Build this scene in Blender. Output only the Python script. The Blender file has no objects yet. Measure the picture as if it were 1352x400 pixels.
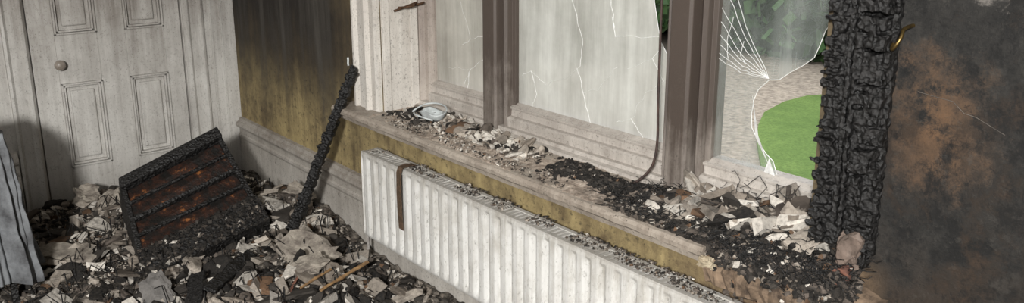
import bpy, math, random, bmesh
import numpy as np
from mathutils import Vector, Matrix, noise
random.seed(4); rng=np.random.default_rng(7)
C=bpy.context.collection
# ------------------------------------------------------------ node helper
class M:
    def __init__(s,name):
        s.m=bpy.data.materials.new(name); s.m.use_nodes=True; s.t=s.m.node_tree
        s.t.nodes.clear(); s.g=s.n('ShaderNodeNewGeometry').outputs['Position']
        s.sx=None
    def n(s,k): return s.t.nodes.new(k)
    def put(s,inp,v):
        if isinstance(v,bpy.types.NodeSocket): s.t.links.new(v,inp)
        else:
            if isinstance(v,(tuple,list)) and len(v)==3 and inp.type=='RGBA': v=(*v,1)
            inp.default_value=v
    def xyz(s):
        if not s.sx:
            s.sx=s.n('ShaderNodeSeparateXYZ'); s.t.links.new(s.g,s.sx.inputs[0])
        return s.sx.outputs[0],s.sx.outputs[1],s.sx.outputs[2]
    def noise(s,scale,vs=(1,1,1),det=5,rough=.6,off=(0,0,0)):
        mp=s.n('ShaderNodeMapping'); mp.inputs['Scale'].default_value=vs; mp.inputs['Location'].default_value=off
        s.t.links.new(s.g,mp.inputs[0]); q=s.n('ShaderNodeTexNoise')
        q.inputs['Scale'].default_value=scale;q.inputs['Detail'].default_value=det;q.inputs['Roughness'].default_value=rough
        s.t.links.new(mp.outputs[0],q.inputs[0]); return q.outputs[0]
    def vor(s,scale,feat='F1',vs=(1,1,1)):
        mp=s.n('ShaderNodeMapping'); mp.inputs['Scale'].default_value=vs
        s.t.links.new(s.g,mp.inputs[0]); q=s.n('ShaderNodeTexVoronoi'); q.feature=feat
        q.inputs['Scale'].default_value=scale; s.t.links.new(mp.outputs[0],q.inputs[0]); return q.outputs['Distance']
    def mr(s,v,a,b,lo=0.,hi=1.):
        q=s.n('ShaderNodeMapRange'); q.clamp=True; s.put(q.inputs[0],v)
        q.inputs[1].default_value=a;q.inputs[2].default_value=b;q.inputs[3].default_value=lo;q.inputs[4].default_value=hi
        return q.outputs[0]
    def op(s,o,a,b=0.):
        q=s.n('ShaderNodeMath'); q.operation=o; s.put(q.inputs[0],a); s.put(q.inputs[1],b); return q.outputs[0]
    def mul(s,a,b): return s.op('MULTIPLY',a,b)
    def add(s,a,b): return s.op('ADD',a,b)
    def mix(s,f,a,b):
        q=s.n('ShaderNodeMix'); q.data_type='RGBA'; s.put(q.inputs[0],f); s.put(q.inputs[6],a); s.put(q.inputs[7],b); return q.outputs[2]
    def blob(s,cx,cy,cz,r0,r1,nz=None,amp=.3):
        q=s.n('ShaderNodeVectorMath'); q.operation='DISTANCE'; s.t.links.new(s.g,q.inputs[0]); q.inputs[1].default_value=(cx,cy,cz)
        d=q.outputs['Value']
        if nz is not None: d=s.add(d,s.mul(s.add(nz,-.5),amp))
        return s.mr(d,r0,r1,1,0)
    def attr(s):
        q=s.n('ShaderNodeAttribute'); q.attribute_name='Col'; return q.outputs['Color']
    def fin(s,col,rough=.8,h=None,st=.4,dist=.01,metal=0.,spec=.4):
        b=s.n('ShaderNodeBsdfPrincipled'); s.put(b.inputs['Base Color'],col); s.put(b.inputs['Roughness'],rough)
        b.inputs['Metallic'].default_value=metal; b.inputs['Specular IOR Level'].default_value=spec
        if h is not None:
            q=s.n('ShaderNodeBump'); q.inputs['Strength'].default_value=st; q.inputs['Distance'].default_value=dist
            s.put(q.inputs['Height'],h); s.t.links.new(q.outputs[0],b.inputs['Normal'])
        o=s.n('ShaderNodeOutputMaterial'); s.t.links.new(b.outputs[0],o.inputs[0]); s.b=b; s.o=o; return s.m

# ------------------------------------------------------------ materials
def m_wall():
    m=M('sooted_ochre_wallpaper'); x,y,z=m.xyz()
    st=m.noise(1,(9,9,.7),6,.65); bl=m.noise(2.2,(1,1,1),6,.6); fn=m.noise(40,(1,1,1),4,.7); md=m.noise(11,(1,1,1),7,.75)
    f=m.mr(m.add(m.add(m.mul(st,.35),m.mul(bl,.25)),m.mul(md,.4)),.42,.60)
    lowc=m.mix(f,(.42,.33,.16),(.13,.095,.05)); hic=m.mix(f,(.145,.108,.058),(.040,.030,.019))
    col=m.mix(m.mr(z,.75,1.05),lowc,hic)
    col=m.mix(m.mul(m.mr(fn,.56,.7),.85),col,(.05,.04,.025))
    so=m.mul(m.mr(m.add(x,m.mul(m.add(bl,-.5),1.2)),-3.8,-4.35),m.mr(m.add(z,m.mul(m.add(st,-.5),.9)),.55,1.25))
    col=m.mix(m.mul(so,.96),col,m.mix(m.mr(st,.46,.72),(.016,.013,.011),(.080,.073,.062)))
    n2=m.noise(7,(1,1,1),12,.8,(3,1,7)); n3=m.noise(2.6,(1,1,1),10,.78,(9,2,4)); n4=m.noise(3.5,(1,1,.7),12,.8,(1,8,1)); n5=m.noise(26,(1,1,1),6,.8)
    dk=m.mix(m.mr(n2,.41,.60),(.007,.0068,.0065),(.031,.029,.026))
    dk=m.mix(m.mr(n3,.48,.58,0,.8),dk,m.mix(m.mr(n2,.42,.56),(.050,.031,.019),(.012,.010,.008)))
    dk=m.mix(m.mul(m.blob(-.92,2.17,1.36,.0,.18,n3,.8),m.mr(n2,.45,.54)),dk,(.12,.068,.036))
    dk=m.mix(m.mul(m.blob(-.84,2.17,1.76,.01,.05,n2,.4),.7),dk,(.22,.20,.18))
    dk=m.mix(m.mr(n4,.50,.55,0,.9),dk,(.007,.0068,.0065))
    dk=m.mix(m.mul(m.mr(z,1.1,.8),m.mr(n2,.46,.56,0,.6)),dk,(.05,.032,.02))
    dk=m.mix(m.mul(m.mr(n5,.58,.66),.4),dk,(.06,.054,.047))
    dk=m.mix(m.mul(m.mr(n5,.44,.36),.6),dk,(.004,.004,.004))
    col=m.mix(m.mr(m.add(x,m.mul(m.add(n2,-.5),.15)),-1.25,-1.1),col,dk)
    low=m.mul(m.mul(m.mr(m.add(x,m.mul(m.add(n2,-.5),.8)),-1.75,-1.45),m.mr(z,.98,.9)),m.mr(x,-.98,-1.06))
    col=m.mix(low,col,m.mix(m.mr(n2,.35,.65),(.25,.17,.10),(.06,.04,.026)))
    h=m.add(m.add(n2,m.mul(n5,.5)),m.mul(fn,.3))
    return m.fin(col,.75,h,.6,.012)
def m_white(name,base=(.60,.585,.55),soot=(.11,.085,.065),top0=1.0,top1=2.3,amt=.45,lowd=.0,sp_=.6,f0=.42,f1=.78):
    m=M(name); x,y,z=m.xyz()
    st=m.noise(1,(22,22,1.1),7,.75); bl=m.noise(1.6,(1,1,1),7,.65,(4,4,1)); sp=m.noise(120,(1,1,.8),3,.7); sp2=m.noise(38,(1,1,.8),6,.8); md=m.noise(8,(1,1,.7),7,.7)
    s_=m.add(m.add(m.mul(st,.4),m.mul(bl,.35)),m.mul(md,.25))
    f=m.mr(m.add(s_,m.mr(z,top0,top1,0,.25)),f0,f1,0,amt+.35)
    col=m.mix(f,base,soot)
    col=m.mix(m.mul(m.mr(sp,.58,.72),sp_),col,(.06,.05,.04))
    col=m.mix(m.mul(m.mr(sp2,.56,.70),sp_*.8),col,(.09,.075,.06))
    if lowd: col=m.mix(m.mul(m.mr(m.add(z,m.mul(md,.5)),.62,.25),lowd),col,(.12,.10,.08))
    return m.fin(col,.55,m.add(sp2,m.mul(sp,.3)),.25,.006)
def m_rad():
    m=M('radiator_enamel'); x,y,z=m.xyz(); md=m.noise(7,(1,1,.6),8,.75); dr=m.noise(1,(60,10,2.2),6,.7); fn=m.noise(60,(1,1,.6),6,.8)
    col=m.mix(m.mr(m.add(m.mul(dr,.35),m.mul(md,.65)),.46,.66,0,.7),(.66,.655,.63),(.30,.27,.22))
    col=m.mix(m.mr(fn,.56,.68,0,.7),col,(.10,.085,.065))
    col=m.mix(m.mr(m.add(z,m.mul(m.add(dr,-.5),.12)),.655,.725,0,.45),col,(.22,.19,.15))
    return m.fin(col,.45,fn,.15,.004)
def m_char(name='charred_wood'):
    m=M(name); v=m.vor(70); n=m.noise(60,(1,1,1),6,.7)
    col=m.mix(m.mr(n,.4,.75),(.0035,.0035,.0035),(.028,.026,.025))
    return m.fin(col,m.mr(n,.3,.7,.28,.75),m.add(v,m.mul(n,.8)),.8,.010,spec=.5)
def m_attr():
    m=M('rubble_fragments'); n=m.noise(70,(1,1,1),5,.7); n2=m.noise(9,(1,1,1),5,.65)
    col=m.mix(m.mr(n,.44,.70,0,.55),m.attr(),(.07,.06,.05))
    col=m.mix(m.mr(n2,.50,.68,0,.55),col,(.028,.024,.021))
    return m.fin(col,.95,n,.5,.006,spec=.15)
def m_ash():
    m=M('ash_bed'); n=m.noise(22,(1,1,1),9,.8); n2=m.noise(3,(1,1,1),5,.6)
    col=m.mix(m.mr(n,.42,.64),(.024,.021,.018),(.30,.265,.225))
    col=m.mix(m.mr(n2,.47,.62,0,.75),col,(.022,.019,.016))
    return m.fin(col,.95,n,.9,.02,spec=.1)
def simple(name,c1,c2,sc=20,rough=.7,bump=.3,metal=0.,vs=(1,1,1),spec=.4,lo=.4,hi=.65):
    m=M(name); n=m.noise(sc,vs,7,.7); return m.fin(m.mix(m.mr(n,lo,hi),c1,c2),rough,n,bump,.006,metal,spec)
def m_glass(name,col1,col2,tr0,tr1,trans=.5):
    m=M(name); st=m.noise(1,(9,9,.9),5,.6); n=m.noise(3,(1,1,1),7,.65); fs=m.noise(1,(45,45,2.5),6,.7)
    s_=m.add(m.add(m.mul(st,.4),m.mul(n,.4)),m.mul(fs,.2))
    col=m.mix(m.mr(s_,.38,.62),col1,col2)
    d=m.n('ShaderNodeBsdfDiffuse'); t=m.n('ShaderNodeBsdfTranslucent'); p=m.n('ShaderNodeBsdfTransparent'); g=m.n('ShaderNodeBsdfGlossy')
    for q in (d,t): m.put(q.inputs[0],col)
    g.inputs['Roughness'].default_value=.15
    a=m.n('ShaderNodeMixShader'); a.inputs[0].default_value=trans; m.t.links.new(d.outputs[0],a.inputs[1]); m.t.links.new(t.outputs[0],a.inputs[2])
    b=m.n('ShaderNodeMixShader'); m.put(b.inputs[0],m.mr(s_,.38,.62,tr0,tr1)); m.t.links.new(a.outputs[0],b.inputs[1]); m.t.links.new(p.outputs[0],b.inputs[2])
    e=m.n('ShaderNodeMixShader'); e.inputs[0].default_value=.04; m.t.links.new(b.outputs[0],e.inputs[1]); m.t.links.new(g.outputs[0],e.inputs[2])
    o=m.n('ShaderNodeOutputMaterial'); m.t.links.new(e.outputs[0],o.inputs[0]); return m.m
WALL=m_wall()
WHITE=m_white('sooted_white_paint',lowd=.5,top0=.8,top1=1.7,amt=.55)
WHITE2=m_white('smoke_stained_white_paint',(.68,.65,.60),(.16,.12,.09),1.2,2.0,.35,0,.8)
BROWN=m_white('smoke_browned_paint',(.42,.375,.33),(.055,.040,.032),.9,1.5,.6,0,.8,.30,.62)
SILLM=m_white('dirty_sill_paint',(.53,.47,.40),(.11,.08,.058),.6,1.4,.6,0,1.)
RAILM=m_white('rail_paint',(.60,.56,.51),(.15,.12,.10),.6,1.8,.5,0,.8)
RADM=m_rad()
CHAR=m_char(); RUB=m_attr(); ASH=m_ash()
CEIL=simple('sooted_ceiling',(.12,.11,.1),(.3,.28,.25),3)
DARKW=simple('smoke_black_wall',(.08,.072,.064),(.22,.2,.17),3)
BARE=simple('bare_broken_plaster',(.26,.185,.125),(.05,.035,.025),11,.9,.8)
BRICK=simple('scorched_brick',(.20,.085,.055),(.06,.035,.03),14,.9,.6)
PLAST=simple('plaster_chunk',(.38,.34,.285),(.12,.10,.085),14,.95,.9)
CRACK=simple('cracked_glass_edge',(.9,.9,.88),(.6,.6,.58),30,.3,.1)
GL=m_glass('sooted_glass_a',(.62,.59,.53),(.36,.335,.295),.02,.1)
GM=m_glass('sooted_glass_b',(.76,.75,.70),(.46,.445,.405),.02,.14)
GR=m_glass('sooted_glass_c',(.56,.59,.56),(.36,.40,.37),.50,.88)
METAL=simple('rusty_iron',(.06,.035,.025),(.13,.07,.035),40,.6,.4,.6)
BRASS=simple('tarnished_brass',(.25,.17,.06),(.10,.07,.03),40,.4,.2,.9)
LEATH=simple('scorched_webbing',(.13,.08,.05),(.05,.035,.02),60,.8,.5)
CLOTH=simple('soiled_sheet',(.21,.22,.23),(.06,.06,.063),7,.9,.6,lo=.40,hi=.66)
CHESTM=M('burnt_veneer')
_x=CHESTM.noise(11,(1,1,1),8,.75); _y=CHESTM.noise(45,(1,1,1),4,.7)
_c=CHESTM.mix(CHESTM.mr(_x,.44,.62),(.008,.007,.006),(.05,.018,.010))
_c=CHESTM.mix(CHESTM.mr(_x,.59,.67),_c,(.32,.12,.035))
CHEST=CHESTM.fin(CHESTM.mix(CHESTM.mr(_y,.48,.62,0,.85),_c,(.01,.009,.008)),.5,CHESTM.add(_x,_y),.6,.01)
WOOD=simple('raw_split_wood',(.33,.20,.09),(.14,.08,.04),30,.7,.4,vs=(1,1,1))
PLASTW=simple('melted_white_plastic',(.60,.64,.64),(.3,.32,.32),12,.4,.1)
CABLE=simple('burnt_cable_sheath',(.03,.02,.018),(.07,.04,.03),30,.6,.3)
g=M('lawn_grass'); gx,gy,gz_=g.xyz(); ga=g.noise(1.2,(1,1,1),6,.7); gb=g.noise(30,(1,1,1),5,.85)
gc=g.mix(g.mr(ga,.38,.62),(.27,.41,.11),(.18,.30,.075)); gc=g.mix(g.mr(gb,.42,.62,0,.6),gc,(.09,.17,.035))
GRASS=g.fin(gc,.9,gb,.8,.04)
GRAV=simple('gravel',(.54,.46,.37),(.22,.185,.15),14,.95,.5,lo=.38,hi=.66)
LEAFM=M('leaf'); LEAF=LEAFM.fin(LEAFM.attr(),.7)
# ------------------------------------------------------------ geometry helpers
def link(o,parent=None):
    C.objects.link(o)
    if parent: o.parent=parent
    return o
def empty(name): 
    o=bpy.data.objects.new(name,None); o.empty_display_size=.1; return link(o)
def mesh(name,v,f,mat,parent=None,smooth=False,cols=None):
    me=bpy.data.meshes.new(name); me.from_pydata([tuple(p) for p in v],[],[tuple(q) for q in f]); me.update()
    if smooth: me.polygons.foreach_set('use_smooth',[True]*len(me.polygons))
    me.materials.append(mat)
    if cols is not None:
        a=me.color_attributes.new('Col','FLOAT_COLOR','POINT'); a.data.foreach_set('color',np.asarray(cols,dtype=np.float32).ravel())
    return link(bpy.data.objects.new(name,me),parent)
class B:
    def __init__(s,fn=None): s.v=[];s.f=[];s.fn=fn
    def box(s,x0,x1,y0,y1,z0,z1,j=0,mt=None):
        b=len(s.v)
        for z in (z0,z1):
            for (x,y) in ((x0,y0),(x1,y0),(x1,y1),(x0,y1)):
                p=Vector((x+random.uniform(-j,j),y+random.uniform(-j,j),z+random.uniform(-j,j)))
                s.v.append(mt@p if mt else s.fn(p) if s.fn else p)
        s.f+=[(b,b+3,b+2,b+1),(b+4,b+5,b+6,b+7),(b,b+1,b+5,b+4),(b+1,b+2,b+6,b+5),(b+2,b+3,b+7,b+6),(b+3,b,b+4,b+7)]
        return s
    def prof(s,pts,axis,a0,a1,seg=1,jit=0):
        n=len(pts); b=len(s.v)
        for k in range(seg+1):
            a=a0+(a1-a0)*k/seg
            for (p,q) in pts:
                p+=random.uniform(-jit,jit); q+=random.uniform(-jit,jit)
                s.v.append(Vector((a,p,q)) if axis=='x' else Vector((p,q,a)) if axis=='z' else Vector((p,a,q)))
        for k in range(seg):
            for i in range(n):
                i2=(i+1)%n; s.f.append((b+k*n+i,b+k*n+i2,b+(k+1)*n+i2,b+(k+1)*n+i))
        s.f.append(tuple(b+i for i in reversed(range(n)))); s.f.append(tuple(b+seg*n+i for i in range(n)))
        return s
    def obj(s,name,mat,parent=None,bev=0,smooth=False):
        o=mesh(name,s.v,s.f,mat,parent,smooth)
        bm=bmesh.new(); bm.from_mesh(o.data); bmesh.ops.recalc_face_normals(bm,faces=bm.faces); bm.to_mesh(o.data); bm.free()
        if bev:
            q=o.modifiers.new('bevel','BEVEL'); q.width=bev; q.segments=2; q.limit_method='ANGLE'
        return o
def blister(o,vox,st,sc):
    r=o.modifiers.new('remesh','REMESH'); r.mode='VOXEL'; r.voxel_size=vox; r.use_smooth_shade=True
    k=o.modifiers.new('smooth','SMOOTH'); k.iterations=2; k.factor=.5
    t=bpy.data.textures.new(o.name+'_blister','VORONOI'); t.noise_scale=sc
    d=o.modifiers.new('blister','DISPLACE'); d.texture=t; d.strength=-st; d.mid_level=.4; d.texture_coords='LOCAL'
def curve(name,lines,r,mat,parent=None,res=1,poly=True):
    cu=bpy.data.curves.new(name,'CURVE'); cu.dimensions='3D'; cu.bevel_depth=r; cu.bevel_resolution=res; cu.use_fill_caps=True
    for L in lines:
        sp=cu.splines.new('POLY' if poly else 'NURBS'); sp.points.add(len(L)-1)
        for p,q in zip(sp.points,L): p.co=(*q,1)
        if not poly: sp.use_endpoint_u=True; sp.order_u=3
    cu.materials.append(mat); return link(bpy.data.objects.new(name,cu),parent)
PAL=np.array([[.02,.019,.018],[.05,.045,.04],[.12,.10,.085],[.24,.205,.17],[.38,.335,.285],[.60,.56,.50],[.15,.09,.055]])
def rots(n,tilt):
    a=rng.uniform(0,6.28,n); b=rng.normal(0,.5*tilt,n); c=rng.normal(0,.5*tilt,n)
    Z=np.zeros(n);O=np.ones(n)
    Rz=np.stack([np.cos(a),-np.sin(a),Z,np.sin(a),np.cos(a),Z,Z,Z,O],1).reshape(n,3,3)
    Rx=np.stack([O,Z,Z,Z,np.cos(b),-np.sin(b),Z,np.sin(b),np.cos(b)],1).reshape(n,3,3)
    Ry=np.stack([np.cos(c),Z,np.sin(c),Z,O,Z,-np.sin(c),Z,np.cos(c)],1).reshape(n,3,3)
    return Rz@Rx@Ry
def ico(sub):
    bm=bmesh.new(); bmesh.ops.create_icosphere(bm,subdivisions=sub,radius=1.0)
    v=np.array([q.co[:] for q in bm.verts]); f=np.array([[q.index for q in p.verts] for p in bm.faces]); bm.free(); return v,f
ICO={k:ico(k) for k in (2,3)}
CB=(np.array([[-1,-1,-1],[1,-1,-1],[1,1,-1],[-1,1,-1],[-1,-1,1],[1,-1,1],[1,1,1],[-1,1,1]],float)*.5,np.array([(0,3,2,1),(4,5,6,7),(0,1,5,4),(1,2,6,5),(2,3,7,6),(3,0,4,7)]))
def chunks(name,pos,size,w,parent=None,flat=.45,tilt=1.,mat=None,lvl=0):
    n=len(pos)
    if lvl==0:
        base,q=CB; V=base[None]*(1+rng.uniform(-.5,.45,(n,8,3)))
    else:
        base,q=ICO[lvl+1]; V=np.repeat(base[None],n,0).copy()
        for k in range(11):
            nr=rng.normal(0,1,(n,3)); 
            if k<2: nr=np.array([[0,0,1.]]*n)*(1-2*k)+rng.normal(0,.12,(n,3))
            nr/=np.linalg.norm(nr,axis=1,keepdims=True); d=rng.uniform(.35,.85,(n,1)) if k>1 else np.full((n,1),.5)
            ex=np.maximum(0,np.einsum('nij,nj->ni',V,nr)-d); V-=ex[:,:,None]*nr[:,None,:]
        V*=.62; V+=rng.normal(0,.018,V.shape)
    m=len(base)
    sc=np.stack([size*rng.uniform(.6,1.4,n),size*rng.uniform(.4,1.,n),size*rng.uniform(.15,.15+flat*1.4,n)],1)
    V=V*sc[:,None,:]
    V=np.einsum('nij,nkj->nki',rots(n,tilt),V)+np.asarray(pos)[:,None,:]
    Fc=(q[None]+m*np.arange(n)[:,None,None]).reshape(-1,q.shape[1])
    w=np.array(w,float); w/=w.sum(); ci=rng.choice(len(PAL),n,p=w); col=PAL[ci]*rng.uniform(.7,1.3,(n,1))
    col=np.repeat(np.concatenate([col,np.ones((n,1))],1),m,axis=0)
    return mesh(name,V.reshape(-1,3),Fc.tolist(),mat or RUB,parent,cols=col)
W=2.17; D=-5.65
# ------------------------------------------------------------ room shell
B().box(-5.95,1.9,-3.0,2.62,-.2,0).obj('floor',DARKW)
B().box(-5.95,1.9,-3.0,2.62,3.0,3.2).obj('ceiling',CEIL)
B().box(-5.95,1.9,-3.0,-2.8,0,3).obj('wall_south',DARKW)
B().box(1.7,1.9,-2.8,2.62,0,3).obj('wall_east',DARKW)
B().box(D-.3,D,-2.8,.915,0,3).box(D-.3,D,1.82,2.17,0,3).box(D-.3,D,.915,1.82,2.12,3).box(D-.3,D-.08,.915,1.82,0,2.12).obj('wall_west',WHITE)  # last box: unseen backing added to stop sky light leaking round the door
X0,X1=-3.69,-1.24
B().box(-5.95,X0,W,2.62,0,3).box(X1,1.7,W,2.62,0,3).box(X0,X1,W,2.62,0,.85).box(X0,X1,W,2.62,2.6,3).obj('wall_north',WALL)
# ------------------------------------------------------------ door
dr=empty('door_1')
b=B(); ys=[(.922,1.06),(1.30,1.466),(1.705,1.813)]
for y0,y1 in ys: b.box(D-.045,D-.012,y0,y1,.01,2.11)
for z0,z1 in ((.01,.32),(.857,1.16),(1.98,2.11)):
    for y0,y1 in ((1.06,1.30),(1.466,1.705)): b.box(D-.045,D-.0122,y0,y1,z0,z1)
b.obj('stiles_and_rails',WHITE,dr,.003)
b=B(); b2=B()
for y0,y1 in ((1.06,1.30),(1.466,1.705)):
    for z0,z1 in ((.32,.857),(1.16,1.98)):
        b.box(D-.06,D-.040,y0,y1,z0,z1)
        i=.05; b.box(D-.041,D-.020,y0+i,y1-i,z0+i,z1-i)
        for k,(w,h) in enumerate(((.0,.002),(.014,-.012))):
            t=.012
            a0,a1,c0,c1=y0+w,y1-w,z0+w,z1-w
            b2.box(D-.041,D+h,a0,a0+t,c0,c1).box(D-.041,D+h,a1-t,a1,c0,c1).box(D-.041,D+h,a0,a1,c0,c0+t).box(D-.041,D+h,a0,a1,c1-t,c1)
b.obj('panels',WHITE,dr,.012); b2.obj('panel_mouldings',WHITE,dr,.003)
bpy.ops.mesh.primitive_uv_sphere_add(radius=.032,segments=24,ring_count=14,location=(D+.045,1.06,.985)); k=bpy.context.object
k.name='door_knob';k.data.materials.append(simple('knob_enamel',(.33,.29,.25),(.2,.17,.14),20,.35)); k.parent=dr; k.scale=(.75,1,1)
bpy.ops.object.shade_smooth()
bpy.ops.mesh.primitive_cylinder_add(radius=.014,depth=.06,location=(D+.02,1.06,.985),rotation=(0,math.pi/2,0)); k=bpy.context.object;k.name='knob_spindle';k.parent=dr;k.data.materials.append(METAL)
pf=[(D,0),(D+.03,0),(D+.035,.015),(D+.022,.03),(D+.02,.085),(D+.03,.1),(D+.03,.115),(D+.012,.13),(D,.13)]
b=B(); b.prof([(x,1.825+.13-y) for x,y in pf][::-1],'z',0,2.25); b.prof([(x,.78+y) for x,y in pf],'z',0,2.25)
b.box(D,D+.03,.78,1.955,2.12,2.25)
b.obj('trim_1',WHITE,None)
B().box(D,D+.014,1.96,2.168,0,3).box(D+.0,D+.022,2.0,2.012,0,3).box(D+.0,D+.022,2.07,2.08,0,3).obj('trim_2',WHITE)
bp=[(W,0),(W-.03,0),(W-.03,.33),(W-.036,.345),(W-.036,.36),(W-.026,.368),(W-.026,.40),(W-.045,.415),(W-.05,.43),(W-.045,.448),(W-.03,.455),(W-.022,.475),(W,.48)]
B().prof(bp,'x',D+.02,-1.0).obj('baseboard_north',m_white('skirting_paint',(.60,.57,.52),(.15,.12,.095),.2,.6,.6,.0,.9))
bp2=[(D+(W-y),z) for y,z in bp]
B().prof(bp2,'y',-2.3,.77).obj('baseboard_west',WHITE2)
# ------------------------------------------------------------ window
win=empty('window_1')
GY=2.455; ZT=2.6
def post(b,x0,x1,z0,z1):
    pts=[(x0,2.5),(x0,2.435),(x0+.018,2.43),(x0+.02,2.405),(x0+.032,2.39),(x0+.045,2.40),(x0+.047,2.425),(x0+.058,2.425),(x0+.06,2.37),(x0+.07,2.36),(x1-.07,2.36),(x1-.06,2.37),(x1-.058,2.425),(x1-.047,2.425),(x1-.045,2.40),(x1-.032,2.39),(x1-.02,2.405),(x1-.018,2.43),(x1,2.435),(x1,2.5)]
    b.prof(pts,'z',z0,z1)
b=B(); post(b,-3.15,-2.93,.9,ZT); post(b,-2.03,-1.81,.9,ZT)
b.obj('mullions',BROWN,win,.002)
b=B()
b.prof([(-3.69,2.5),(-3.69,2.39),(-3.66,2.385),(-3.645,2.41),(-3.62,2.415),(-3.61,2.435),(-3.60,2.44),(-3.60,2.5)],'z',.9,ZT)
b.prof([(-1.24,2.5),(-1.24,2.39),(-1.28,2.385),(-1.3,2.41),(-1.33,2.44),(-1.34,2.5)],'z',.9,ZT)
b.box(X0,X1,2.39,2.5,2.5,ZT)
b.obj('window_jambs',m_white('jamb_paint',(.48,.43,.38),(.13,.095,.078),.9,1.6,.5),win,.002)
b=B()
for x0,x1 in ((-3.61,-3.13),(-2.95,-2.01),(-1.83,-1.33)):
    b.prof([(2.5,.90),(2.405,.90),(2.40,.965),(2.408,.972),(2.425,.975),(2.428,1.005),(2.42,1.008),(2.418,1.018),(2.43,1.022),(2.45,1.035),(2.5,1.035)],'x',x0,x1)
b.prof([(2.5,.87),(2.352,.87),(2.345,.893),(2.35,.905),(2.375,.91),(2.38,.925),(2.5,.93)],'x',X0,X1)
b.obj('bottom_rails',RAILM,win,.0015)
def pane(name,pts,mat):
    mesh(name,[(x,GY,z) for x,z in pts],[tuple(range(len(pts)))],mat,win)
pane('glass_pane_1',[(-3.61,1.02),(-3.14,1.02),(-3.14,2.51),(-3.61,2.51)],GL)
pane('glass_pane_2',[(-2.94,1.02),(-2.02,1.02),(-2.02,1.36),(-2.05,1.385),(-2.085,1.43),(-2.10,1.48),(-2.125,1.58),(-2.13,1.7),(-2.16,2.51),(-2.94,2.51)],GM)
E3=[(-1.535,1.02),(-1.56,1.08),(-1.59,1.10),(-1.62,1.13),(-1.655,1.18),(-1.66,1.23),(-1.655,1.28),(-1.64,1.32),(-1.615,1.345),(-1.60,1.36),(-1.56,1.368),(-1.52,1.40),(-1.475,1.43),(-1.44,1.46),(-1.425,1.5),(-1.41,1.55),(-1.38,1.60),(-1.33,1.63)]
pane('glass_pane_3',[(-1.82,1.02)]+E3+[(-1.33,2.51),(-1.82,2.51)],GR)
cy=GY-.003
def jl(pts,j=.006,n=5):
    out=[]
    for (a,b_),(c,d) in zip(pts[:-1],pts[1:]):
        for i in range(n):
            t=i/n; out.append((a+(c-a)*t+random.uniform(-j,j)*(i>0),cy,b_+(d-b_)*t+random.uniform(-j,j)*(i>0)))
    out.append((pts[-1][0],cy,pts[-1][1])); return out
cr=[[(-3.34,1.02),(-3.30,1.14),(-3.18,1.22)],[(-3.30,1.14),(-3.36,1.05)],[(-3.2,1.5),(-3.14,1.42)],[(-3.38,1.25),(-3.3,1.29),(-3.14,1.33)],
 [(-2.60,1.9),(-2.58,1.55),(-2.51,1.39),(-2.52,1.27)],[(-2.54,1.26),(-2.50,1.16),(-2.45,1.03)],[(-2.36,1.9),(-2.35,1.57),(-2.32,1.42),(-2.09,1.45)],[(-2.32,1.42),(-2.34,1.5)],
 [(-2.90,1.17),(-2.84,1.20),(-2.73,1.15),(-2.70,1.18)],[(-2.07,1.42),(-2.12,1.36),(-2.06,1.28)],[(-2.15,1.03),(-2.22,1.10),(-2.30,1.07)],
 [(-2.84,1.2),(-2.8,1.1),(-2.83,1.03)]]
cr2=[]
for (x,z) in ((-1.80,1.66),(-1.82,1.60),(-1.82,1.545),(-1.82,1.50),(-1.82,1.46),(-1.82,1.43),(-1.80,1.75),(-1.82,1.41)):
    cr2.append([(-1.60,1.365),((x-1.60)/2+random.uniform(-.01,.01),(z+1.365)/2-.02),(x,z)])
cr2+=[[(-1.70,1.40),(-1.72,1.43),(-1.71,1.48)],[(-1.77,1.41),(-1.78,1.47),(-1.76,1.56)]]
curve('glass_cracks',[jl(c) for c in cr],.0012,CRACK,win)
curve('glass_cracks_hairline',[jl(c,.01) for c in ([(-2.58,1.55),(-2.5,1.6),(-2.42,1.8)],[(-2.5,1.16),(-2.4,1.2),(-2.3,1.3)],[(-2.73,1.15),(-2.62,1.2),(-2.52,1.27)],[(-2.12,1.36),(-2.25,1.3)],[(-3.3,1.29),(-3.4,1.5)],[(-3.3,1.14),(-3.5,1.12)],[(-2.22,1.1),(-2.15,1.22),(-2.06,1.28)])],.0006,CRACK,win,0)
curve('glass_crack_fan',[jl(c,.003) for c in cr2],.0009,CRACK,win)
e2=[(-2.02,1.36),(-2.05,1.385),(-2.085,1.43),(-2.10,1.48),(-2.125,1.58),(-2.13,1.7)]
curve('glass_broken_edges',[[(x,GY,z) for x,z in e] for e in (e2,E3)],.0013,CRACK,win)
mesh('glass_shards',[(-1.66,GY-.004,1.30),(-1.62,GY-.01,1.16),(-1.57,GY-.006,1.06),(-1.635,GY-.004,1.15),(-1.58,GY-.02,1.04),(-1.53,GY-.03,1.04),(-1.57,GY-.01,1.09)],[(0,3,1),(3,2,1),(4,5,6)],CRACK,win)
b=B(); b.box(X0-.001,X0+.012,W+.005,2.385,.885,ZT)
b.box(X0+.01,X0+.022,W+.005,W+.045,.885,ZT).box(X0+.01,X0+.022,2.34,2.385,.885,ZT)
b.obj('reveal_lining',WHITE2,win,.003)
def archi(x0,x1,z0,z1,name,mat):
    pts=[(x0,W),(x0,W-.03),(x0+.02,W-.045),(x0+.035,W-.045),(x0+.045,W-.02),(x0+.06,W-.03),(x0+.13,W-.03),(x0+.14,W-.05),(x0+.16,W-.05),(x0+.17,W-.025),(x1-.02,W-.028),(x1,W-.02),(x1,W)]
    return B().prof(pts,'z',z0,z1).obj(name,mat)
archi(-3.925,X0+.0,.89,2.78,'trim_3',WHITE2)
sp=[(2.40,.851),(2.10,.851),(2.10,.82),(2.085,.81),(2.075,.835),(2.05,.845),(2.035,.855),(2.032,.872),(2.04,.884),(2.055,.888),(2.40,.893)]
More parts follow.
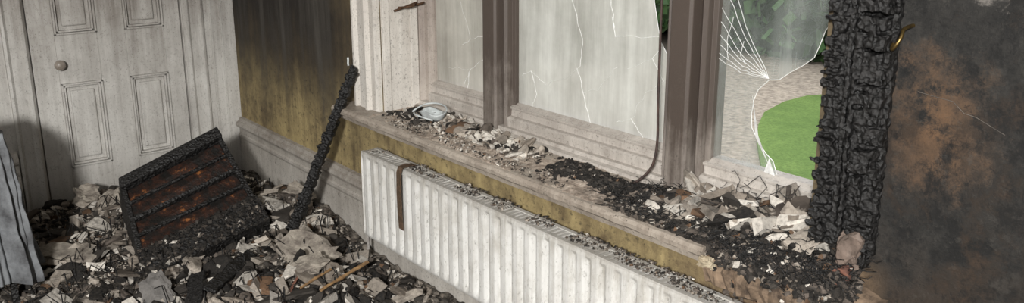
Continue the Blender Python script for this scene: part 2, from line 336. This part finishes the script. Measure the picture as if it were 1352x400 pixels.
B().prof(sp,'x',-4.0,-1.52,60,.0018).box(-1.53,X1-.005,2.168,2.4,.853,.89).obj('window_sill',SILLM)
B().prof([(W,.84),(2.13,.84),(2.125,.815),(2.14,.80),(2.15,.775),(W,.77)],'x',-3.95,-1.6).obj('trim_4',SILLM)
B().prof([(2.163,.88),(2.11,.87),(2.06,.85),(2.035,.82),(2.05,.77),(2.10,.745),(2.160,.735)],'x',-1.515,-.98,34,.008).obj('broken_plaster_ledge',BARE)
curve('window_fastener',[[(-3.665,2.27,1.425),(-3.62,2.28,1.43),(-3.60,2.31,1.435),(-3.62,2.34,1.44),(-3.655,2.345,1.435)],[(-3.665,2.24,1.41),(-3.64,2.30,1.43),(-3.655,2.37,1.445)],[(-3.66,2.36,1.43),(-3.62,2.37,1.44),(-3.60,2.38,1.45)]],.006,METAL,None,3,False)
curve('hanging_cable',[[(-2.03,2.34,2.59),(-1.995,2.34,1.9),(-1.99,2.34,1.5),(-1.985,2.335,1.25),(-1.97,2.33,1.05),(-1.99,2.31,.95),(-2.04,2.28,.91)]],.005,CABLE,None,3,False)
curve('brass_hook',[[(-1.0,2.165,1.64),(-1.0,2.11,1.64),(-.99,2.09,1.62),(-1.0,2.08,1.595),(-1.015,2.09,1.58),(-1.02,2.11,1.595)]],.005,BRASS,None,3,False)
curve('plaster_crack',[[(-.97,2.169,1.47),(-.93,2.169,1.465),(-.88,2.169,1.46),(-.85,2.169,1.435),(-.82,2.169,1.43),(-.75,2.169,1.40)]],.0009,simple('crack_edge',(.16,.14,.12),(.05,.045,.04)),None,0)
# charred right architrave
b=B()
b.box(-1.215,-1.03,2.142,W-.001,.99,2.8,.0)
b.box(-1.150,-1.135,2.120,2.15,1.06,2.8,.002); b.box(-1.126,-1.117,2.112,2.15,1.02,2.8,.002)
def charcol(b,x0,x1,y0,y1,z0,z1,s,wd,j,dv,wave,miss):
    z=z0
    while z<z1:
        h=s*random.uniform(.6,1.6); wv=wave*noise.noise(Vector((x0*9,z*6,0)))
        a=x0+wv-random.uniform(0,.014); e=x1+wv*.5+random.uniform(-.012,.006)
        dd=.024*noise.noise(Vector((x0*5,z*7,4)))
        while a<e-.004:
            c_=min(e,a+wd*random.uniform(.5,1.7)); hh=random.uniform(-.25,.25)*s
            bul=math.sin(math.pi*min(1,max(0,((a+c_)/2-x0)/(x1-x0))))*.014
            if random.random()>miss: b.box(a+.0015,c_-.0015,y0-bul+dd+random.uniform(-dv,dv),y1,z+hh,z+h+hh-.006,j)
            a=c_
        z+=h
charcol(b,-1.212,-1.160,2.125,2.152,.99,2.8,.022,.036,.004,.009,.034,.12)
charcol(b,-1.102,-1.028,2.112,2.152,.95,2.8,.036,.038,.005,.012,.030,.05)
blister(b.obj('charred_window_architrave',CHAR),.0032,.010,.022)
# ------------------------------------------------------------ radiator
rad=empty('radiator')
RX0,RX1,RZ0,RZ1,RY=-3.64,-1.36,.262,.715,2.0
per=.0745; nx=int((RX1-RX0)/per*12); zs=[RZ0,RZ0+.012,RZ0+.02,RZ0+.04,RZ1-.04,RZ1-.02,RZ1-.012,RZ1]; wz=[0,0,.1,1,1,.1,0,0]
v=[];f=[]
for j,z in enumerate(zs):
    for i in range(nx+1):
        x=RX0+(RX1-RX0)*i/nx; ph=((x-RX0)/per)%1
        g=max(0,min(1,(abs(ph-.5)-.24)/.12)); g=g*g*(3-2*g)
        edge=min(1,(x-RX0)/.02,(RX1-x)/.02)
        v.append((x,RY+.020*g*wz[j]*edge+(.006 if j in(0,len(zs)-1) else 0),z))
for j in range(len(zs)-1):
    for i in range(nx):
        a=j*(nx+1)+i; f.append((a,a+1,a+nx+2,a+nx+1))
mesh('front_panel',v,f,RADM,rad,True)
b=B(); b.box(RX0,RX1,2.085,2.10,RZ0,RZ1-.01); b.box(RX0,RX0+.006,RY+.004,2.10,RZ0+.01,RZ1+.002).box(RX1-.006,RX1,RY+.004,2.10,RZ0+.01,RZ1+.002)
b.box(RX0,RX1,RY+.002,RY+.02,RZ1-.003,RZ1+.006); b.box(RX0,RX1,2.08,2.10,RZ1-.004,RZ1+.006)
x=RX0
while x<RX1: b.box(x,x+.02,RY+.01,2.09,RZ1-.004,RZ1+.003); x+=.028
for x in (-3.3,-1.8): b.box(x-.02,x+.02,2.09,W-.02,RZ0+.05,RZ1-.05)
b.obj('casing_and_grille',RADM,rad,.001)
curve('valve_and_pipe',[[(RX0-.05,2.05,.0),(RX0-.05,2.05,.29),(RX0+.01,2.05,.30)]],.009,simple('pipe_paint',(.5,.48,.45),(.25,.22,.2)),rad,3)
pts=[(2.07,.731),(2.03,.736),(1.995,.732),(1.988,.70),(1.986,.6),(1.984,.5),(1.986,.42)]
v=[];f=[]
for i,(y,z) in enumerate(pts):
    xo=-3.27+.006*math.sin(i*1.3)
    v+=[(xo,y,z),(xo+.04,y-.002,z),(xo+.04,y-.006,z+.002),(xo,y-.004,z+.002)]
for i in range(len(pts)-1):
    for k in range(4): f.append((4*i+k,4*i+(k+1)%4,4*i+4+(k+1)%4,4*i+4+k))
mesh('hanging_strap',v,f,LEATH)
# ------------------------------------------------------------ rubble floor
def fbm(x,y,s,o=4): return noise.fractal(Vector((x*s,y*s,1.3)),.9,2.1,o)
def H(x,y):
    h=.10+.05*fbm(x,y,1.3)+.04*fbm(x+9,y,5)
    h+=.10*math.exp(-((x+4.45)**2/.25+(y-1.95)**2/.08))+.08*math.exp(-((x+5.0)**2/.4+(y-1.4)**2/.3))
    h+=.10*math.exp(-((x+3.55)**2/.18+(y-1.55)**2/.12))
    return max(.02,h)
nx_,ny_=230,180; v=[];f=[]; xa,xb,ya,yb=D+.02,-2.0,-.6,2.135
for j in range(ny_+1):
    for i in range(nx_+1):
        x=xa+(xb-xa)*i/nx_; y=ya+(yb-ya)*j/ny_
        v.append((x,y,H(x,y)+.014*fbm(x,y,22,4)))
for j in range(ny_):
    for i in range(nx_):
        a=j*(nx_+1)+i; f.append((a,a+1,a+nx_+2,a+nx_+1))
fr=empty('floor_rubble')
mesh('ash_layer',v,f,ASH,fr)
def scatter(n,x0,x1,y0,y1,s0,s1,p=2.2):
    X=rng.uniform(x0,x1,n);Y=rng.uniform(y0,y1,n);S=s0+(s1-s0)*rng.uniform(0,1,n)**p
    Z=np.array([H(a,b_) for a,b_ in zip(X,Y)])+S*.12
    return np.stack([X,Y,Z],1),S
p,S=scatter(24000,D+.05,-2.4,0,2.10,.006,.032,2.5); chunks('rubble_fine',p,S,(2.6,2.4,2.6,2.4,2.4,1.9,.4),fr)
p,S=scatter(2600,D+.08,-2.4,0,2.08,.025,.085,2.6); chunks('rubble_medium',p,S,(3,2.2,2.,2.,2.,1.5,.5),fr,lvl=1,flat=.6)
p,S=scatter(240,D+.12,-2.6,.1,2.0,.09,.19,2); chunks('rubble_coarse',p,S,(3,2.5,1.6,1.8,1.8,.8,.3),fr,flat=.3,tilt=.7,lvl=2)
p,S=scatter(380,-4.0,-2.6,.7,2.0,.04,.13,1.5); chunks('char_lumps',p,S,(9,2,.4,0,0,0,.2),fr,flat=.5,tilt=.9,lvl=1)
p,S=scatter(230,D+.2,-2.9,.5,2.0,.04,.11,1.6); p[:,2]+=.02; chunks('white_plaster_scraps',p,S,(0,0,.2,.8,2,3.4,.1),fr,flat=.08,tilt=.9,lvl=0)
L=[]
for i in range(420):
    x=random.uniform(-5.3,-2.6);y=random.uniform(.3,1.98);z=H(x,y)+.03;a=random.uniform(0,6.28);l=random.uniform(.03,.2);k=random.uniform(-.04,.08)
    L.append([(x,y,z),(x+math.cos(a)*l*.5,y+min(0,math.sin(a))*l*.5,z+k+.02),(x+math.cos(a+.3)*l,y+min(0,math.sin(a+.3))*l,z+k*.6)])
curve('burnt_laths_and_wire',L,.0028,CHAR,fr,0)
def slab(name,cx,cy_,cz,sx,sy,sz,rot,mat,j=.2,parent=None):
    bm=bmesh.new(); bmesh.ops.create_cube(bm,size=1); bmesh.ops.subdivide_edges(bm,edges=bm.edges[:],cuts=7,use_grid_fill=True)
    for q in bm.verts:
        c_=q.co.copy()
        nn=noise.noise_vector(c_*2.1+Vector((cx*7,cy_*5,cz)))*j*1.6+noise.noise_vector(c_*6+Vector((cx*3,cy_*9,0)))*j*.6+noise.noise_vector(c_*15)*j*.25
        q.co+=nn; q.co.x*=sx;q.co.y*=sy;q.co.z*=sz
    me=bpy.data.meshes.new(name);bm.to_mesh(me);bm.free();me.materials.append(mat)
    o=bpy.data.objects.new(name,me);o.location=(cx,cy_,cz);o.rotation_euler=rot;return link(o,parent)
def SL(name,x,y,sx,sy,sz,rot,mat,up=.02,j=.2): return slab(name,x,y,H(x,y)+up,sx,sy,sz,rot,mat,j=j)
SL('plaster_slab',-3.72,1.72,.24,.18,.06,(.3,.25,.3),PLAST,.06)
SL('plaster_slab',-3.50,1.62,.15,.11,.04,(.1,-.2,1.2),PLAST,.04)
SL('plaster_slab',-4.55,.78,.24,.15,.03,(.1,.05,.9),PLAST,.05)
SL('plaster_slab',-5.35,1.07,.13,.10,.09,(.2,.4,.4),PLAST,.05)
SL('plaster_slab',-5.12,1.15,.10,.08,.06,(.2,-.3,1.4),PLAST,.04)
SL('plaster_slab',-5.0,1.75,.15,.1,.05,(.2,.3,.4),PLAST,.05)
SL('plaster_slab',-4.4,2.0,.15,.1,.05,(.5,.3,.4),PLAST,.05)
SL('plaster_slab',-3.85,1.02,.17,.11,.02,(.5,.8,.4),simple('grey_board',(.16,.15,.14),(.07,.065,.06)),.06)
def plank(name,p0,p1,w,t,mat,j=.004,roll=0):
    p0,p1=Vector(p0),Vector(p1);d=(p1-p0);L=d.length;q=d.to_track_quat('X','Z')
    mt=Matrix.Translation(p0)@q.to_matrix().to_4x4()@Matrix.Rotation(roll,4,'X')
    b=B();n=max(3,int(L/.04)); 
    b.prof([(-w/2,-t/2),(w/2,-t/2),(w/2,t/2),(-w/2,t/2)],'x',0,L,n,j); b.v=[mt@k for k in b.v]
    return b.obj(name,mat,None,.002)
plank('charred_board',(-3.85,1.2,.20),(-3.5,1.05,.15),.08,.03,CHAR,.006,.3)
plank('charred_board',(-3.93,1.50,.20),(-3.65,1.18,.20),.06,.02,CHAR,.006,-.4)
plank('charred_board',(-3.45,1.25,.17),(-3.2,1.05,.15),.07,.03,CHAR,.005,.2)
plank('wood_splinter',(-3.28,1.56,.22),(-3.36,1.86,.25),.014,.009,WOOD,.003,.3)
plank('wood_splinter',(-3.36,1.50,.22),(-3.40,1.68,.25),.010,.008,WOOD,.003,.3)
plank('wood_splinter',(-3.28,1.36,.18),(-3.47,1.56,.25),.010,.008,BRICK,.003,.3)
# ------------------------------------------------------------ charred timber leaning
p0=Vector((-4.17,1.80,.08));p1=Vector((-3.84,2.09,1.10));d=p1-p0;q=d.to_track_quat('Z','Y');mt=Matrix.Translation(p0)@q.to_matrix().to_4x4()
b=B();b.box(-.018,.018,-.018,.018,0,d.length,.0,mt);z=0
while z<d.length:
    h=random.uniform(.018,.038);w=.036*(1-.3*z/d.length)
    for sx in(-1,1):
        for sy in (-1,1):
            o=random.uniform(-.004,.006);hh=random.uniform(-.01,.01)
            b.box(min(0,sx*(w+o)),max(0,sx*(w+o)),min(0,sy*(w*.8+o)),max(0,sy*(w*.8+o)),z+hh,z+h+hh-.005,.004,mt)
    z+=h
blister(b.obj('charred_timber',CHAR),.0035,.008,.02)
plank('nail_plate',(-3.855,2.07,1.12),(-3.875,2.08,1.16),.010,.004,PLASTW,.001)
# ------------------------------------------------------------ chest of drawers, toppled back and warped by heat
ch=empty('chest_of_drawers')
cw,chh=.70,.70
BL,BR,TL,TR=Vector((-4.09,1.02,.13)),Vector((-4.19,1.72,.23)),Vector((-4.75,1.11,.46)),Vector((-4.75,1.675,.66))
nn=((BR-BL).cross(TL-BL)).normalized()
if nn.x<0: nn=-nn
def cf(p):
    u,w_=p.x/cw,p.z/chh
    return (BL*(1-u)+BR*u)*(1-w_)+(TL*(1-u)+TR*u)*w_-nn*p.y
b=B(cf)
cd=.20
b.box(0,.03,0,cd,0,chh,.003).box(cw-.03,cw,0,cd,0,chh,.003).box(0.02,cw-.02,cd-.02,cd,0,chh,.002)
b.box(.0,cw,-.02,cd,chh-.07,chh,.003)
b.box(.0,cw,-.035,cd-.01,0,.17,.003)
for i in range(1,4): zz=.17+i*.115; b.box(.02,cw-.02,-.006,cd-.02,zz-.010,zz+.010,.003)
b.obj('carcass',CHAR,ch,.003)
b=B(cf)
for i in range(4):
    zz=.181+i*.115; b.box(.03,cw-.03,.008+.008*(i%2),cd-.04,zz,zz+.094,.003)
b.obj('drawers',CHEST,ch,.004)
n=900; U=rng.uniform(0,cw,n);WW=rng.uniform(0,.17,n); P_=np.array([cf(Vector((u,-.037,w_)))[:] for u,w_ in zip(U,WW)])
chunks('char_flakes',P_,rng.uniform(.006,.022,n),(8,3,.6,.2,.1,.1,0),ch)
# ------------------------------------------------------------ draped table
dt=empty('draped_table')
b=B(); 
tx0,tx1,ty0,ty1,tz=-4.75,-4.28,.12,.53,.93
for x in (tx0+.03,tx1-.05):
    for y in (ty0+.03,ty1-.05): b.box(x,x+.03,y,y+.03,0,tz-.03,.002)
b.box(tx0,tx1,ty0,ty1,tz-.04,tz-.01)
b.obj('table_frame',CHAR,dt,.003)
v=[];f=[]
NP=420;NR=26
def rect(t):
    t=t%1*4; k=int(t);u=t-k; w=tx1-tx0;h=ty1-ty0
    return [(tx1,ty0+h*u),(tx1-w*u,ty1),(tx0,ty1-h*u),(tx0+w*u,ty0)][k]
cx_,cy2=(tx0+tx1)/2,(ty0+ty1)/2
for r in range(NR+1):
    s_=r/NR; z=tz-s_*.72
    for i in range(NP):
        t=i/NP; x,y=rect(t); dx,dy=x-cx_,y-cy2; l=math.hypot(dx,dy); 
        ph=2.5*noise.noise(Vector((x*5,y*5,s_*1.2)))
        fold=.02+.05*s_+ (.010+.022*s_)*(math.sin(t*6.283*24+ph)+.6*math.sin(t*6.283*41+2+ph*1.7))*min(1,s_*4)+.04*noise.noise(Vector((x*4,y*4,s_*2)))*s_+.012*noise.noise(Vector((x*16,y*16,s_*9)))
        zz=z+.05*noise.noise(Vector((x*5,y*5,3)))*s_
        v.append((x+dx/l*fold,y+dy/l*fold,zz+.004))
for r in range(NR):
    for i in range(NP):
        a=r*NP+i;c_=r*NP+(i+1)%NP; f.append((a,c_,c_+NP,a+NP))
v.append((cx_,cy2,tz+.01)); 
for i in range(NP): f.append((len(v)-1,(i+1)%NP,i))
mesh('cloth',v,f,CLOTH,dt,True)
X=rng.uniform(tx0,tx1,90);Y=rng.uniform(ty0,ty1,90);S=rng.uniform(.01,.06,90)
chunks('ash_on_cloth',np.stack([X,Y,np.full(90,tz+.015)],1),S,(4,3,1,0,0,0,0),dt,lvl=1)
# ------------------------------------------------------------ sill debris
sr=empty('sill_rubble')
def S_(x,y):
    r=max(0,min(1,(x+2.1)/.9)); base=.003+.010*max(0,fbm(x,y,3)+.3)
    prof=math.sin(max(0,min(1,(y-2.04)/.36))*math.pi*.55+.15)
    heap=(.115*r**1.2)*(prof if x<-1.5 else max(prof,.45))
    heap+=.030*math.exp(-((x+2.25)**2/.05+(y-2.22)**2/.006))+.03*math.exp(-((x+3.25)**2/.1+(y-2.28)**2/.01))
    return base*min(1,(y-2.04)/.06+.2)+heap*(.8+.5*fbm(x,y,9,3))
v=[];f=[];nx_,ny_=300,60
for j in range(ny_+1):
    for i in range(nx_+1):
        x=-3.66+(2.62)*i/nx_; y=2.05+.33*j/ny_
        v.append((x,y,.884+S_(x,y)+.005*fbm(x,y,40,3)-(.012 if j==0 else 0)))
for j in range(ny_):
    for i in range(nx_):
        a=j*(nx_+1)+i; f.append((a,a+1,a+nx_+2,a+nx_+1))
m=M('sill_ash'); n=m.noise(30,(1,1,1),9,.8); x_,y_,z_=m.xyz(); n2=m.noise(6,(1,1,1),6,.65)
lt=m.mix(m.mr(n,.42,.64),(.50,.425,.355),(.22,.17,.135)); lt=m.mix(m.mr(n2,.53,.66,0,.7),lt,(.12,.095,.075)); dk=m.mix(m.mr(n,.4,.7),(.014,.013,.012),(.12,.10,.085))
SASH=m.fin(m.mix(m.mr(m.add(x_,m.mul(m.add(n2,-.5),1.6)),-2.0,-1.7),lt,dk),.95,n,.8,.008,spec=.1)
mesh('sill_ash_layer',v,f,SASH,sr)
def sscat(n,x0,x1,y0,y1,s0,s1,w,name,p=2.5,flat=.4,bias=1.,lvl=0,tilt=1.,thr=None,up=0):
    X=x0+(x1-x0)*rng.uniform(0,1,n)**bias;Y=rng.uniform(y0,y1,n);S=s0+(s1-s0)*rng.uniform(0,1,n)**p
    if thr is not None:
        k=np.array([fbm(a,b_,5,3)>thr for a,b_ in zip(X,Y)]); X,Y,S=X[k],Y[k],S[k]
    Z=np.array([.886+S_(a,b_) for a,b_ in zip(X,Y)])+S*.12+up
    return chunks(name,np.stack([X,Y,Z],1),S,w,sr,flat=flat,lvl=lvl,tilt=tilt)
sscat(3000,-3.62,-2.55,2.06,2.35,.003,.014,(1.8,1.8,2,2.4,2.6,2.6,.5),'sill_grit_light',thr=-.1)
sscat(340,-3.60,-2.6,2.16,2.35,.015,.05,(1.8,.9,.6,1.2,2.4,3.6,.2),'sill_chips_light',1.6,.4,lvl=1)
sscat(70,-3.15,-2.6,2.16,2.34,.04,.085,(.3,.3,.3,.8,2,4,.2),'sill_plaster_flakes',1.,.3,lvl=1)
sscat(90,-3.62,-3.3,2.16,2.35,.02,.06,(6,2,.3,.5,.5,.5,.2),'sill_char_pieces',1.,.5,lvl=1)
sscat(1500,-2.65,-1.6,2.06,2.35,.003,.016,(4,3,2,1.5,1.3,.5,.3),'sill_grit_mixed',thr=0.)
sscat(900,-2.42,-1.98,2.15,2.30,.01,.035,(9,3,.6,.3,.2,.1,.1),'sill_burnt_curtain_clump',1.6,.4,lvl=1)
sscat(6000,-1.95,-1.06,2.05,2.37,.004,.022,(7,4,1.8,.9,.8,.6,.3),'sill_grit_char',2.2,.4,.8)
sscat(450,-1.92,-1.08,2.06,2.37,.02,.05,(7,4,1.5,.8,.9,.7,.3),'sill_chips_char',2.,.4,.8,lvl=1)
sscat(130,-1.85,-1.15,2.12,2.37,.03,.085,(.6,.4,.6,1.6,2.2,3,.3),'sill_plaster_lumps',1.4,.4,lvl=1,up=.006)
sscat(60,-1.80,-1.2,2.14,2.36,.05,.11,(.1,.3,1.,1.8,2.2,2.8,.2),'sill_plaster_boards',1.,.10,lvl=0,tilt=1.,up=.012)
L=[]
for i in range(800):
    x=-2.05+1.0*random.random()**.7;y=random.uniform(2.05,2.35);z=.89+S_(x,y)+.005;a=random.uniform(0,6.28);P_=[(x,y,z)]
    for k in range(4):
        a+=random.uniform(-.9,.9);l=random.uniform(.01,.03);x+=math.cos(a)*l;y=min(2.36,max(2.03,y+math.sin(a)*l));z+=random.uniform(-.008,.012);P_.append((x,y,max(z,.887+S_(max(-3.6,x),max(2.05,y)))))
    L.append(P_)
for i in range(120):
    x=random.uniform(-1.5,-1.05);z=.9+S_(x,2.1);y=2.1;P_=[(x,y,z)];y=2.05
    for k in range(4):
        x+=random.uniform(-.03,.03);y-=random.uniform(-.004,.008);z-=random.uniform(0,.022);P_.append((x,y,z))
    L.append(P_)
for i in range(22):
    x=random.uniform(-1.7,-1.2);y=random.uniform(2.25,2.34);z=.9+S_(x,y);P_=[(x,y,z)]
    for k in range(7): x+=random.uniform(-.03,.035);z+=random.uniform(-.005,.032);y+=random.uniform(-.01,.01);P_.append((x,y,z))
    L.append(P_)
curve('burnt_wire_tangle',L,.0013,CHAR,sr,0)
n=2200;X=rng.uniform(-1.52,-1.03,n);Yr=rng.uniform(0,1,n)**2.;Y=2.09-.05*Yr;Z=.925-.075*Yr+rng.normal(0,.010,n)
chunks('overflow_char',np.stack([X,Y,Z],1),.004+.024*rng.uniform(0,1,n)**2.2,(6,4,1.4,.6,.4,.3,.2),sr)
n=160;X=rng.uniform(-1.45,-1.0,n);Y=rng.uniform(2.05,2.12,n);Z=rng.uniform(.76,.86,n)
chunks('ledge_plaster_lumps',np.stack([X,Y,Z],1),rng.uniform(.015,.05,n),(1,1,2,2,.6,.1,3),sr,lvl=1)
n=3200;X=RX0+(RX1-RX0)*rng.uniform(0,1,n)**.7;Y=rng.uniform(RY+.03,2.12,n)
k=np.array([fbm(a,b_,6,3)>.12-.35*(a+3.6)/2.2 for a,b_ in zip(X,Y)]);X,Y=X[k],Y[k];n=len(X);S=.002+.010*rng.uniform(0,1,n)**2.5
chunks('radiator_top_grit',np.stack([X,Y,np.full(n,RZ1+.005)],1),S,(2.5,3,3.5,2,1,.3,.4),rad)
slab('brick_fragment',-1.085,2.10,.91,.05,.05,.08,(.1,.1,.2),BRICK,parent=sr)
slab('plaster_lump',-1.08,2.12,1.0,.06,.04,.10,(.2,.1,.4),simple('pink_plaster',(.18,.135,.11),(.07,.055,.045)),parent=sr)
slab('raw_plaster_lump',-1.50,2.03,.845,.045,.025,.035,(.4,.1,.2),simple('raw_plaster',(.42,.36,.26),(.22,.17,.11)),parent=sr)
# melted bowl with wire handle
bw=empty('melted_bowl'); pr=[(.0,.0),(.035,.0),(.055,.018),(.065,.040),(.068,.045),(.06,.042),(.05,.026),(.03,.020),(0,.019)]
v=[];f=[];NS=36
for r,z in pr:
    for i in range(NS):
        a=6.283*i/NS; k=1+.06*math.sin(2*a+1)+.04*math.sin(5*a); v.append((-3.30+r*k*1.15*math.cos(a),2.22+r*k*.8*math.sin(a),.915+z*(1+.15*math.sin(a*3))))
for j in range(len(pr)-1):
    for i in range(NS): f.append((j*NS+i,j*NS+(i+1)%NS,(j+1)*NS+(i+1)%NS,(j+1)*NS+i))
mesh('bowl_shell',v,f,PLASTW,bw,True)
curve('bent_handle',[[(-3.23,2.24,.955),(-3.25,2.28,.975),(-3.33,2.27,.99),(-3.42,2.23,.97),(-3.44,2.19,.935)],[(-3.23,2.17,.935),(-3.28,2.13,.95),(-3.36,2.14,.95),(-3.42,2.19,.935)]],.004,PLASTW,bw,3,False)
# ------------------------------------------------------------ garden
gz=-.3
mesh('garden_ground',[(-40,2.62,gz),(25,2.62,gz),(25,45,gz),(-40,45,gz)],[(0,1,2,3)],GRAV)
lp=[(-3.2,4.6),(-3.89,5.96),(-4.45,6.7),(-4.78,7.2),(-5.05,7.7),(-5.2,8.3),(-5.2,8.8),(-5.0,9.2),(-4.4,9.6),(-3,9.9),(4,9.9),(4,3.6),(-2.6,3.6)]
nl=len(lp); v=[(x,y,gz+.04) for x,y in lp]+[(x,y,gz) for x,y in lp]
mesh('lawn',v,[tuple(range(nl))[::-1]]+[(i,(i+1)%nl,nl+(i+1)%nl,nl+i) for i in range(nl)],GRASS)
def hedge(name,blobs,n):
    P_=[];
    for k in range(n):
        bx,by,bz,r=blobs[rng.integers(len(blobs))]; d=rng.normal(0,1,3);d/=np.linalg.norm(d); P_.append((bx+d[0]*r*1.1,by+d[1]*r,max(gz,bz+d[2]*r)))
    P_=np.array(P_)
    t=rng.normal(0,1,(n,2,3)); t/=np.linalg.norm(t,axis=2,keepdims=True); s=rng.uniform(.06,.16,(n,1))
    a=P_+t[:,0]*s;b_=P_+t[:,1]*s;c_=P_-t[:,0]*s;d=P_-t[:,1]*s
    V=np.stack([a,b_,c_,d],1).reshape(-1,3); Fc=np.arange(4*n).reshape(-1,4).tolist()
    base=np.array([.05,.10,.035])*rng.uniform(.3,1.9,(n,1)); cols=np.repeat(np.concatenate([base,np.ones((n,1))],1),4,axis=0)
    e=empty(name); mesh('leaves',V,Fc,LEAF,e,cols=cols)
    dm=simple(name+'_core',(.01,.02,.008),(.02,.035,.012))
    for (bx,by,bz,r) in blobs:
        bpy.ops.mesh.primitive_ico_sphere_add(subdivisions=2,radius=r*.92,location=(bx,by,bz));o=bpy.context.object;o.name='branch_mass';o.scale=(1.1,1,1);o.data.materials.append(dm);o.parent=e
hedge('hedge',[(-15+i*1.35,12.1+.3*math.sin(i*2.1),.8+.3*math.sin(i*1.7),1.6) for i in range(14)]+[(-9.0,9.0,.4,1.0),(-10.2,8.6,.5,1.1),(-9.6,10.0,.9,1.1)],20000)
# ------------------------------------------------------------ camera, lights, world
F=1105.;th=math.atan(280/F)
cam=bpy.data.cameras.new('camera'); cam.sensor_width=36; cam.lens=36*F/1352; cam.shift_y=-50/1352; cam.clip_start=.05
co=link(bpy.data.objects.new('camera',cam)); co.location=(0,0,1.95); co.rotation_euler=(math.pi/2-th,0,math.radians(50.52))
bpy.context.scene.camera=co
w=bpy.data.worlds.new('overcast_sky');bpy.context.scene.world=w;w.use_nodes=True
w.node_tree.nodes['Background'].inputs[0].default_value=(.95,.97,1,1);w.node_tree.nodes['Background'].inputs[1].default_value=1.65
def area(name,loc,tgt,e,size,col=(1,.985,.96)):
    l=bpy.data.lights.new(name,'AREA');l.energy=e;l.size=size;l.color=col
    o=link(bpy.data.objects.new(name,l));o.location=loc;o.rotation_euler=(Vector(tgt)-Vector(loc)).to_track_quat('-Z','Y').to_euler()
area('flash_fill',(.9,-1.5,2.6),(-4.2,1.7,.6),375,.35)  # added fill behind the camera, standing in for frontal flash
area('overhead_fill',(-2.8,-.6,2.9),(-3.3,.6,0),20,1.2)  # added fill below the ceiling to even the room light, no real fitting
sc=bpy.context.scene; sc.view_settings.view_transform='Standard'; sc.view_settings.look='None'; sc.view_settings.exposure=0
